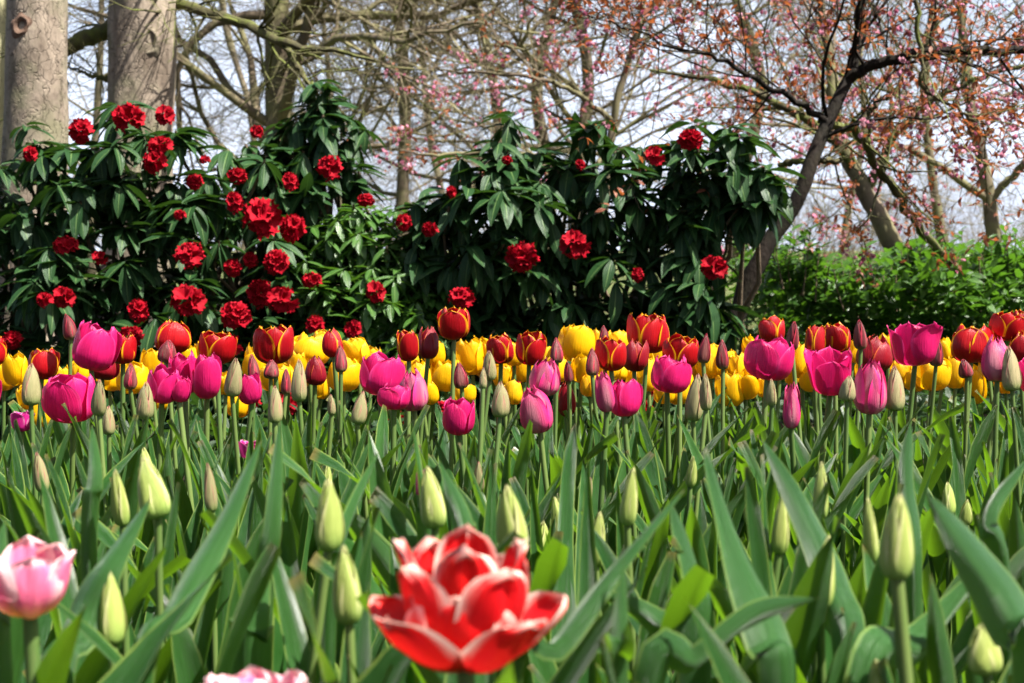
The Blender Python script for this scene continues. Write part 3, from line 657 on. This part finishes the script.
rhodo('rhododendron', 'rhododendron with clustered red trusses and an upright leafy top, beside a thin bare trunk', MIDL, 145,
      [(237, 176, 9), (262, 218, 18), (293, 228, 15), (257, 132, 7), (330, 168, 12), (290, 182, 9), (277, 262, 12), (283, 300, 16), (260, 294, 15), (250, 260, 8), (232, 268, 11), (312, 281, 9), (315, 326, 10), (366, 200, 8), (288, 404, 12)], 4.35, 2, roots=[(-.85, 5.0, 0), (-.7, 5.1, 0)])
YT = leaf_tmpl(.085, .026, .12, 3, 6, .25)
SHR = [L_(350, 240, 45, 4.75), L_(390, 250, 48, 4.75), L_(330, 290, 50, 4.7), L_(390, 310, 60, 4.65), L_(340, 370, 55, 4.6), L_(430, 290, 45, 4.7), L_(420, 360, 60, 4.6)]
rhodo('shrub', 'bright green small-leaved shrub filling the gap between the dark rhododendrons', SHR, 480, [(404, 222, 8), (375, 292, 11), (353, 330, 9), (392, 420, 13)], 4.25, 3, mat='yleaf', tmpl=YT, nleaf=(6, 10), cat='shrub', group=None, roots=[(-.75, 5.3, 0), (-.5, 5.3, 0)])
CEN = [L_(690, 156, 26, 4.5), L_(655, 164, 22, 4.5), L_(500, 122, 20, 4.6), L_(735, 132, 20, 4.5), L_(585, 132, 18, 4.6), L_(690, 132, 16, 4.5), L_(430, 200, 38, 4.7), L_(480, 165, 42, 4.6), L_(500, 215, 60, 4.6), L_(560, 175, 48, 4.7), L_(610, 185, 52, 4.6), L_(660, 180, 48, 4.6), L_(720, 165, 34, 4.5), L_(755, 180, 34, 4.5), L_(700, 220, 50, 4.6), L_(455, 270, 55, 4.7), L_(530, 280, 70, 4.7),
       L_(610, 275, 70, 4.7), L_(680, 285, 60, 4.6), L_(755, 195, 28, 4.5), L_(490, 350, 70, 4.7), L_(580, 360, 75, 4.7), L_(670, 360, 68, 4.7), L_(710, 310, 36, 4.6), L_(570, 430, 70, 4.7), L_(660, 430, 60, 4.8)]
rhodo('rhododendron', 'wide dark green rhododendron with few scattered red trusses left of the leaning dark cherry trunk', CEN, 480,
      [(451, 192, 6), (430, 230, 9), (461, 298, 12), (522, 257, 16), (575, 245, 15), (655, 156, 10), (690, 140, 12), (580, 165, 6), (507, 160, 5), (714, 268, 14), (637, 275, 7), (640, 408, 13), (516, 376, 10), (655, 395, 8), (443, 410, 9), (800, 377, 9)], 4.14, 4,
      roots=[(-.2, 4.9, 0), (.25, 4.9, 0), (.55, 4.9, 0), (.5, 4.9, 0)])
# ---- low ground cover between the bed and the shrubs
g = np.random.RandomState(5); n = 9000; A = Acc(); x = g.uniform(-2.3, 2.6, n); y = g.uniform(3.2, 5.6, n)
z = g.uniform(.01, 1, n) * (.13 + .07 * np.sin(x * 5 + y * 3) + .04 * np.sin(x * 13))
scatter(leaf_tmpl(.075, .026, .15, 3, 4, .25), np.stack([x, y, z], 1), np.stack([g.normal(0, 1, n), g.normal(-.4, .8, n), g.normal(.5, .5, n)], 1), g.uniform(-.6, .6, n), g.uniform(.6, 1.2, n), g.uniform(0, 1, n), A)
tag(link('ground_cover', A.mesh('ground_cover', M['gleaf'])), 'dark low leafy ground cover between the tulip bed and the shrubs', 'ground cover', kind='stuff')
# ---- laurel hedge on the right
def hedge():
    g = np.random.RandomState(9); e = empty('hedge', (1.8, 6.2, 0)); A = Acc(); off = np.array([1.8, 6.2, 0])
    HT = leaf_tmpl(.074, .031, .12, 3, 4, .25); n = 11500
    x = g.uniform(.95, 3.6, n); z = g.uniform(0.02, 1, n) ** .75
    top = .565 + .04 * np.sin(x * 3.1) + .04 * np.sin(x * 7.3 + 1) + .03 * np.sin(x * 17)
    front = 5.45 + .10 * np.sin(x * 4 + z * 5) + .08 * np.sin(x * 9 + 3 * z)
    dep = g.uniform(0, 1, n) ** 2.2 * 1.1
    zz = z * top; y = front + dep + .25 * np.clip(z - .8, 0, 1)
    P = np.stack([x, y, zz], 1)
    # upper shell gets extra leaves, with sprigs standing up
    D = np.stack([g.normal(0, 1, n), g.normal(-.7, .7, n), g.normal(.15, .7, n)], 1)
    scatter(HT, P - off, D, g.uniform(-.8, .8, n), g.uniform(.6, 1.25, n), g.uniform(0, 1, n), A)
    xs_ = g.uniform(1.0, 3.5, 420); B = Acc()
    for xx in xs_:
        yy = g.uniform(5.45, 6.5); tz = .565 + .04 * math.sin(xx * 3.1) + .04 * math.sin(xx * 7.3 + 1)
        h = g.uniform(.02, .11) * (1.3 if g.uniform() < .25 else .8); s0 = np.array([xx, yy, tz - .12]); s1 = s0 + np.array([g.uniform(-.05, .05), g.uniform(-.05, .02), h + .12])
        V, Q, U = tube(np.array([s0, (s0 + s1) / 2 + g.normal(0, .006, 3), s1]) - off, [.003, .0025, .0015], 4); B.add(V, Q, U)
        k = 9; tt = np.linspace(.25, 1, k); pp = s0[None] + (s1 - s0)[None] * tt[:, None]
        ph = np.arange(k) * 2.4; dd = np.stack([np.cos(ph), np.sin(ph), np.full(k, .6)], 1)
        scatter(HT, pp - off, dd, g.uniform(-.3, .3, k), g.uniform(.6, 1.1, k), g.uniform(.4, 1, k), A)
    for _ in range(150):
        xx = g.uniform(1.0, 3.5); s0 = np.array([xx, g.uniform(5.7, 6.3), 0]); s1 = s0 + np.array([g.uniform(-.3, .3), g.uniform(-.35, .2), g.uniform(.4, .6)])
        V, Q, U = tube(smooth_path([s0, (s0 + s1) / 2 + g.normal(0, .04, 3), s1], 6) - off, np.linspace(.009, .003, 6), 5); B.add(V, Q, U)
    link('foliage', A.mesh('foliage', M['hleaf']), e); link('branches', B.mesh('branches', M['twig']), e)
    tag(e, 'low bright green leafy hedge behind the tulips, right of the leaning dark trunk', 'hedge')
hedge()

# ------------------------------------------------------------------ trees
def trunk_mesh(pts, rad, mat, nring=90, sides=40, amp=.02, seed=0, name='trunk'):
    P = smooth_path(pts, nring); r = np.interp(np.linspace(0, 1, nring), np.linspace(0, 1, len(rad)), rad)
    V, Q, U = tube(P, r, sides)
    V = V.reshape(nring, sides + 1, 3)
    for i in range(nring):
        for j in range(sides):
            q = Vector(V[i, j]); nrm = q - Vector(P[i])
            h = noise.noise(Vector((q.x * 4, q.y * 4, q.z * 1.6 + seed))) + .45 * noise.noise(Vector((q.x * 13, q.y * 13, q.z * 6 + seed)))
            V[i, j] = np.array(q + nrm.normalized() * h * amp)
        V[i, sides] = V[i, 0]
    return mesh_np(name, V.reshape(-1, 3), Q, mat, U)
def grow(acc, p, d, L, r, depth, g, segs=7, wander=.16, up=.05, kids=(3, 5), spread=(.5, 1.1), ratio=.62, rr=.55, minr=.0015, tips=None, grav=0, mode=0):
    P = [p]; d = d / np.linalg.norm(d); dd = [d]
    for k in range(segs):
        d = d + g.normal(0, wander, 3) + np.array([0, 0, up - grav * k / segs]); d /= np.linalg.norm(d)
        P.append(P[-1] + d * L / segs); dd.append(d)
    P = np.array(P); rad = np.linspace(r, max(minr, r * (.45 if depth > 0 else .3)), segs + 1)
    sides = 8 if r > .04 else (5 if r > .012 else 3)
    V, Q, U = tube(P, rad, sides); acc.add(V, Q, U)
    if tips is not None and depth <= 1: tips.append((P, dd))
    if depth <= 0: return
    for k in range(g.randint(*kids) + 1):
        t = g.uniform(.25, 1) if k else 1.0
        i = min(segs, int(t * segs)); ax = dd[i]
        perp = g.normal(size=3); perp -= perp @ ax * ax; perp /= np.linalg.norm(perp)
        an = g.uniform(*spread) if k else g.uniform(.1, .4)
        nd = ax * math.cos(an) + perp * math.sin(an)
        grow(acc, P[i], nd, L * ratio * g.uniform(.7, 1.2), rad[i] * (rr if k else .85), depth - 1, g, max(4, segs - 1), wander, up, kids, spread, ratio, rr, minr, tips, grav)
# -- three pale trunks at left
def big_trunk(px_top, px_bot, wpx, d, label, mat, knots=(), limbs=(), seed=0, group='thick trunks behind the left rhododendron'):
    a = at(px_bot, 250, d); b_ = at(px_top, 0, d); dirx = (b_.x - a.x) / (b_.z - a.z)
    r = wpx / 2 * d / F
    pts = [(a.x - dirx * a.z, d, -.05), (a.x - dirx * .3, d, .3), (a.x, d, a.z), (b_.x, d, b_.z), (b_.x + dirx * 1.2, d, b_.z + 1.2), (b_.x + dirx * 3, d + .1, b_.z + 3.2)]
    e = empty('tree', (pts[0][0], d, 0)); off = np.array(pts[0]) * np.array([1, 1, 0])
    P = [np.array(q) - off for q in pts]
    tr = link('trunk', trunk_mesh(P, [r * 1.25, r * 1.12, r * 1.05, r * .97, r * .9, r * .7], mat, 130, 56, .018, seed), e)
    for (kx, ky, kr) in knots:
        c = at(kx, ky, d); kk = kr * d / F; A = Acc()
        nu, nv = 28, 12; ph, q = np.meshgrid(np.linspace(0, 6.2832, nu), np.linspace(0, 1, nv), indexing='ij')
        wob = 1 + .14 * np.sin(ph * 2 + kx) + .08 * np.sin(ph * 5) * q
        hh = kk * (.20 * np.exp(-((q - .55) / .17) ** 2) + .06 * np.sin(q * 22) - .30 * np.exp(-(q / .35) ** 2)) - kk * 1.2 * np.clip(q - .75, 0, 1)
        A.add(np.stack([q * kk * 1.25 * wob * np.cos(ph) , -hh, q * kk * 1.35 * wob * np.sin(ph)], -1).reshape(-1, 3), grid_q(nu, nv))
        dy = -math.sqrt(max(0, r * r * 1.0 - ((c.x - (a.x + (b_.x - a.x) * (c.z - a.z) / (b_.z - a.z))) ** 2)))
        link('knot', A.mesh('knot', M['knot'] if kr < 10 else mat), tr, (c.x - off[0], dy + (.002 if kr < 10 else .006), c.z))
    g = np.random.RandomState(seed + 5); A = Acc()
    for k in range(7):
        q = P[-1] * (1 - k * .05) ; grow(A, np.array(q), np.array([g.uniform(-1, 1), g.uniform(-.8, .8), .8]), 2.2, r * .4, 3, g, kids=(2, 4))
    link('crown', A.mesh('crown', mat), e)
    tag(e, label, 'tree', group); return e, off
t1, _o = big_trunk(37, 33, 61, 6.3, 'pale grey-brown trunk with a small dark round knot, second from left', M['pale_bark'], knots=[(31, 30, 9)], seed=1)
t2, o2 = big_trunk(143, 137, 66, 7.0, 'thick pale trunk with a large rough knot and a mossy limb crossing behind', M['pale_bark'], knots=[(156, 46, 12)], seed=2)
t0, _o = big_trunk(-14, -24, 50, 7.3, 'smooth olive-yellow trunk cut by the left picture edge', M['olive_bark'], seed=3)
# mossy limb of the second tree
def limb(parent, off, pts, radpx, mat, d0, g, name='limb', twigs=14, tl=.35, tips=None):
    W = [np.array(at(*p)) - off for p in pts]; P = smooth_path(W, 26); P[1:-1] += g.normal(0, .006, (24, 3))
    r = np.interp(np.linspace(0, 1, 26), np.linspace(0, 1, len(radpx)), radpx) * d0 / F
    A = Acc(); V, Q, U = tube(P, r, 10); A.add(V, Q, U)
    for k in range(twigs):
        i = g.randint(15 if name == 'trunk' else 4, 26); dv = P[min(25, i + 1)] - P[i - 1]; dv /= np.linalg.norm(dv) + 1e-9; nd = dv + g.normal(0, .9, 3); nd[2] += .25
        grow(A, P[i], nd, tl * g.uniform(.5, 1.4), min(.010, max(.003, r[i] * .4)), 2, g, segs=6, kids=(2, 4), up=.02, tips=tips, minr=.0012)
    return link(name, A.mesh(name, mat), parent)
g = np.random.RandomState(31)
limb(t2, o2, [(140, -8, 7.25), (176, 4, 7.05), (222, 16, 6.8), (262, 32, 6.6), (290, 45, 6.4), (330, 50, 6.4), (380, 62, 6.5)], [7, 6, 5.5, 5, 4, 2.5, 1.2], M['moss_bark'], 6.4, g, twigs=18)
limb(t2, o2, [(272, 36, 6.55), (288, 50, 6.45), (300, 72, 6.35), (315, 92, 6.4)], [4, 3.5, 3, 2], M['moss_bark'], 6.4, g, twigs=6)
limb(t2, o2, [(130, 22, 7.2), (100, 33, 7.2), (72, 45, 7.1), (50, 62, 7.15)], [10, 8.5, 8, 7], M['moss_bark'], 7.0, g, twigs=5)
limb(t2, o2, [(110, 80, 7.0), (92, 76, 7.0), (70, 68, 7.05)], [3, 2, 1.2], M['moss_bark'], 7.0, g, twigs=5, tl=.2)
# -- bare trees behind
BARE = [  # px, d, height m, radius, label
 (282, 13.0, 9, .15, 'bare tree with tan trunk rising above the gap in the left shrubs', .0),
 (400, 17.0, 11, .15, 'bare tree with straight brown trunk over the small-leaved shrub', .0),
 (236, 22.0, 11, .13, 'slender bare tree in the sky between the thick trunks and tan trunk', .0),
 (92, 26.0, 12, .15, 'distant bare tree in the narrow gap between two pale trunks', .0),
 (470, 15.0, 8, .13, 'bare tree with crooked dark limbs above the centre rhododendron', .0),
 (540, 19.0, 11, .17, 'bare tree with spreading limbs left of the first cherry blossom', .0),
 (585, 14.0, 9, .13, 'leaning bare tree behind the reddish cherry leaves', .0),
 (745, 17.0, 10, .15, 'brown trunk seen through blossom left of the dark cherry trunk', .0),
 (955, 16.0, 10, .11, 'thin straight bare trunk behind the right end of the hedge', .0),
 (330, 33.0, 12, .16, 'far hazy bare tree filling the sky beside the tan trunk', .0),
 (440, 30.0, 12, .16, 'far bare tree among the tangle above the shrub gap', .0),
 (840, 30.0, 12, .16, 'far bare tree behind the fork of the cherry', .0),
]
for i, (px, d, H, r, lab, _) in enumerate(BARE):
    g = np.random.RandomState(200 + i); x = (px - 512) / F * d
    r *= .5 if px != 282 else .9; e = empty('tree', (x, d, 0)); lean = g.uniform(-.06, .06) if px != 282 else -.01; wan = .03 if px == 282 else .17
    P = [np.zeros(3)]
    for k in range(6): P.append(P[-1] + np.array([lean * H / 6 + g.normal(0, wan), g.normal(0, .12), H / 6 * .75]))
    link('trunk', trunk_mesh(P, [r * 1.2, r, r * .9, r * .75, r * .6, r * .45, r * .3], M['mid_bark'] if d < 20 else M['far_bark'], 60, 14, .02, i), e)
    PP = smooth_path(P, 40); A = Acc(); nb = 26 if d < 18 else 17
    for k in range(nb):
        t = g.uniform(.10, .8) ; j = int(t * 39); z = PP[j][2]
        if z < 1.2: continue
        a_ = g.uniform(0, 6.28); dirv = np.array([math.cos(a_), math.sin(a_) * .7, g.uniform(.0, .9)])
        grow(A, PP[j], dirv, g.uniform(1.6, 3.4), r * g.uniform(.25, .5) * (1.1 - t * .5), 3, g, segs=7, kids=(3, 6), spread=(.4, 1.0), wander=.2, up=.03, minr=.0028, ratio=.62)
    link('crown', A.mesh('crown', M['mid_bark'] if d < 20 else M['far_bark']), e)
    tag(e, lab, 'tree', 'bare trees beyond the shrubs')
# thicket low down, far off
g = np.random.RandomState(77); A = Acc()
for k in range(340):
    x = g.uniform(-14, 15); y = g.uniform(26, 40); grow(A, np.array([x, y, 0.]), np.array([g.uniform(-.4, .4), 0, 1.]), g.uniform(.8, 1.7), .018, 2, g, segs=5, kids=(3, 5), minr=.005, wander=.12)
tag(link('woods', A.mesh('woods', M['far_bark'])), 'tan leafless thicket along the far edge of the garden', 'thicket', kind='stuff')
print('verts thicket', A.n)
# -- cherry tree in front
def blossom_tmpl():
    A = Acc()
    for k in range(10):
        a_ = k * 2 * math.pi / 5 + (.6 if k > 4 else 0); ti = .35 if k < 5 else .95
        V, Q, U = leaf_tmpl(.011, .011, -.1, 3, 3, .2)
        c, s = math.cos(ti), math.sin(ti); V = np.stack([V[:, 0] * c - V[:, 2] * s, V[:, 1], V[:, 0] * s + V[:, 2] * c], 1)
        c, s = math.cos(a_), math.sin(a_); V = np.stack([V[:, 0] * c - V[:, 1] * s, V[:, 0] * s + V[:, 1] * c, V[:, 2]], 1)
        A.add(V, Q, U)
    return np.concatenate(A.V), np.concatenate(A.Q), np.concatenate(A.U)
BT = blossom_tmpl(); CL = leaf_tmpl(.032, .014, .2, 3, 4, .3)
def dress(e, tips, g, nleafp=.9, nblo=.35, ls=1.0, bs=1.0, off=0):
    P = []; D = []; BP = []; BD = []
    for (q, dd) in tips:
        for i in range(1, len(q)):
            if g.uniform() < nleafp:
                for _ in range(g.randint(1, 4)):
                    t = g.uniform(); p = q[i - 1] * (1 - t) + q[i] * t; v = g.normal(0, 1, 3); v[2] -= .1; P.append(p); D.append(v)
            if g.uniform() < nblo:
                c0 = q[i] + g.normal(0, .01, 3) - np.array([0, 0, .02])
                for _ in range(g.randint(2, 6)):
                    BP.append(c0 + g.normal(0, .016, 3)); BD.append(g.normal(0, 1, 3))
    A = Acc(); n = len(P); scatter(CL, np.array(P), np.array(D), g.uniform(-1, 1, n), g.uniform(.5, 1.15, n) * ls, g.uniform(0, 1, n), A)
    link('leaves', A.mesh('leaves', M['bronze']), e)
    B = Acc(); n = len(BP); scatter(BT, np.array(BP), np.array(BD), g.uniform(-3, 3, n), g.uniform(.6, 1.3, n) * bs, g.uniform(0, 1, n), B)
    link('blossoms', B.mesh('blossoms', M['blossom']), e)
    print('dress', len(P), n)
def cherry(label, stems, base, seed, far=False, **kw):
    g = np.random.RandomState(seed); e = empty('cherry_tree', base); off = np.array(base); tips = []
    for (pts, rad, mat, nm, tw, tl) in stems:
        limb(e, off, pts, rad, M[mat], pts[0][2], g, nm, tw, tl, tips)
    dress(e, tips, g, **kw); tag(e, label, 'cherry tree', 'cherry trees'); return e
c0 = at(722, 345, 4.9)
cherry('cherry tree with dark leaning trunk, bronze leaves and pink blossom', [
 ([(690, 450, 4.95), (712, 375, 4.92), (732, 320, 4.9), (762, 252, 4.9), (800, 192, 4.9), (826, 128, 4.95), (850, 76, 5.0), (860, 20, 5.05), (864, -60, 5.1)], [11, 10, 9.5, 8.5, 7.5, 7, 6, 5, 3], 'dark_shaded_bark', 'trunk', 7, .45),
 ([(848, 80, 5.0), (872, 66, 4.95), (920, 53, 4.9), (975, 52, 4.85), (1040, 46, 4.8), (1120, 30, 4.7)], [6, 5.5, 5, 4.5, 4, 3], 'dark_shaded_bark', 'limb', 18, .42),
 ([(826, 122, 4.95), (790, 98, 4.9), (750, 75, 4.85), (710, 55, 4.8), (672, 46, 4.8), (610, 20, 4.8)], [3.6, 3, 2.4, 2, 1.6, .8], 'dark_shaded_bark', 'limb', 20, .42),
 ([(820, 120, 5.0), (858, 134, 5.1), (874, 160, 5.2), (900, 200, 5.4), (930, 240, 5.6), (965, 278, 5.8)], [4, 4.5, 4.5, 4.5, 5, 5], 'moss_bark', 'limb', 10, .35),
 ([(780, 165, 5.3), (808, 162, 5.2), (840, 160, 5.2)], [3, 3.3, 3], 'moss_bark', 'limb', 4, .3),
 ([(866, 140, 5.1), (872, 108, 5.1), (892, 96, 5.0)], [2, 1.8, 1.4], 'moss_bark', 'limb', 6, .3),
 ([(915, 0, 4.6), (920, 50, 4.6), (925, 90, 4.6), (960, 110, 4.6), (985, 125, 4.6)], [2.4, 2.2, 2, 1.8, 1.2], 'moss_bark', 'limb', 16, .3),
], (at(690, 450, 4.95).x, 4.95, 0), 41, nleafp=.42, nblo=.05)
cherry('mossy grey double-stemmed cherry behind the dark leaning trunk', [
 ([(915, 300, 7.0), (888, 235, 7.0), (860, 180, 7.0), (838, 130, 7.05), (830, 60, 7.1), (815, -40, 7.2)], [11, 10, 8, 7, 5, 3], 'mid_bark', 'trunk', 16, .7),
 ([(860, 182, 7.0), (835, 140, 7.0), (790, 110, 7.0), (730, 85, 7.0), (650, 70, 7.0)], [6, 5, 4, 3, 1.5], 'moss_bark', 'limb', 14, .6),
 ([(868, 190, 7.0), (900, 130, 6.9), (950, 90, 6.8), (1040, 60, 6.7)], [5, 4, 3, 2], 'moss_bark', 'limb', 14, .6),
], (at(915, 300, 7.0).x, 7.0, 0), 42, nleafp=.36, nblo=.06)
cherry('distant pink-flushed cherry whose low branches fill the sky over the hedge', [
 ([(1000, 310, 11), (990, 200, 11), (970, 100, 11), (960, 0, 11), (950, -80, 11)], [8, 7, 5, 4, 2], 'mid_bark', 'trunk', 22, 1.2),
 ([(990, 200, 11), (930, 160, 10.8), (880, 140, 10.6), (820, 130, 10.5), (740, 120, 10.5)], [4, 3.5, 3, 2.5, 1], 'mid_bark', 'limb', 20, 1.0),
 ([(990, 200, 11), (1040, 150, 10.8), (1100, 120, 10.6)], [4, 3.5, 3], 'mid_bark', 'limb', 14, 1.0),
], (at(1000, 310, 11).x, 11, 0), 43, nleafp=.36, nblo=.17, ls=1.2, bs=1.7)
cherry('cherry with small pink tufts reaching over the centre of the rhododendron', [
 ([(600, 300, 8.5), (605, 200, 8.5), (615, 110, 8.5), (640, 20, 8.5), (650, -60, 8.6)], [5, 4.5, 4, 3, 2], 'mid_bark', 'trunk', 24, .8),
 ([(605, 190, 8.5), (560, 165, 8.2), (500, 150, 8.0), (440, 155, 7.8), (400, 150, 7.8)], [3, 2.4, 2, 1.5, .8], 'mid_bark', 'limb', 12, .35),
 ([(612, 120, 8.5), (570, 90, 8.3), (520, 75, 8.2), (440, 70, 8.2)], [3, 2.4, 1.8, .8], 'mid_bark', 'limb', 8, .4),
], (at(600, 300, 8.5).x, 8.5, 0), 44, nleafp=.22, nblo=.10, ls=1.1, bs=1.3)
print('objects', len(bpy.data.objects))
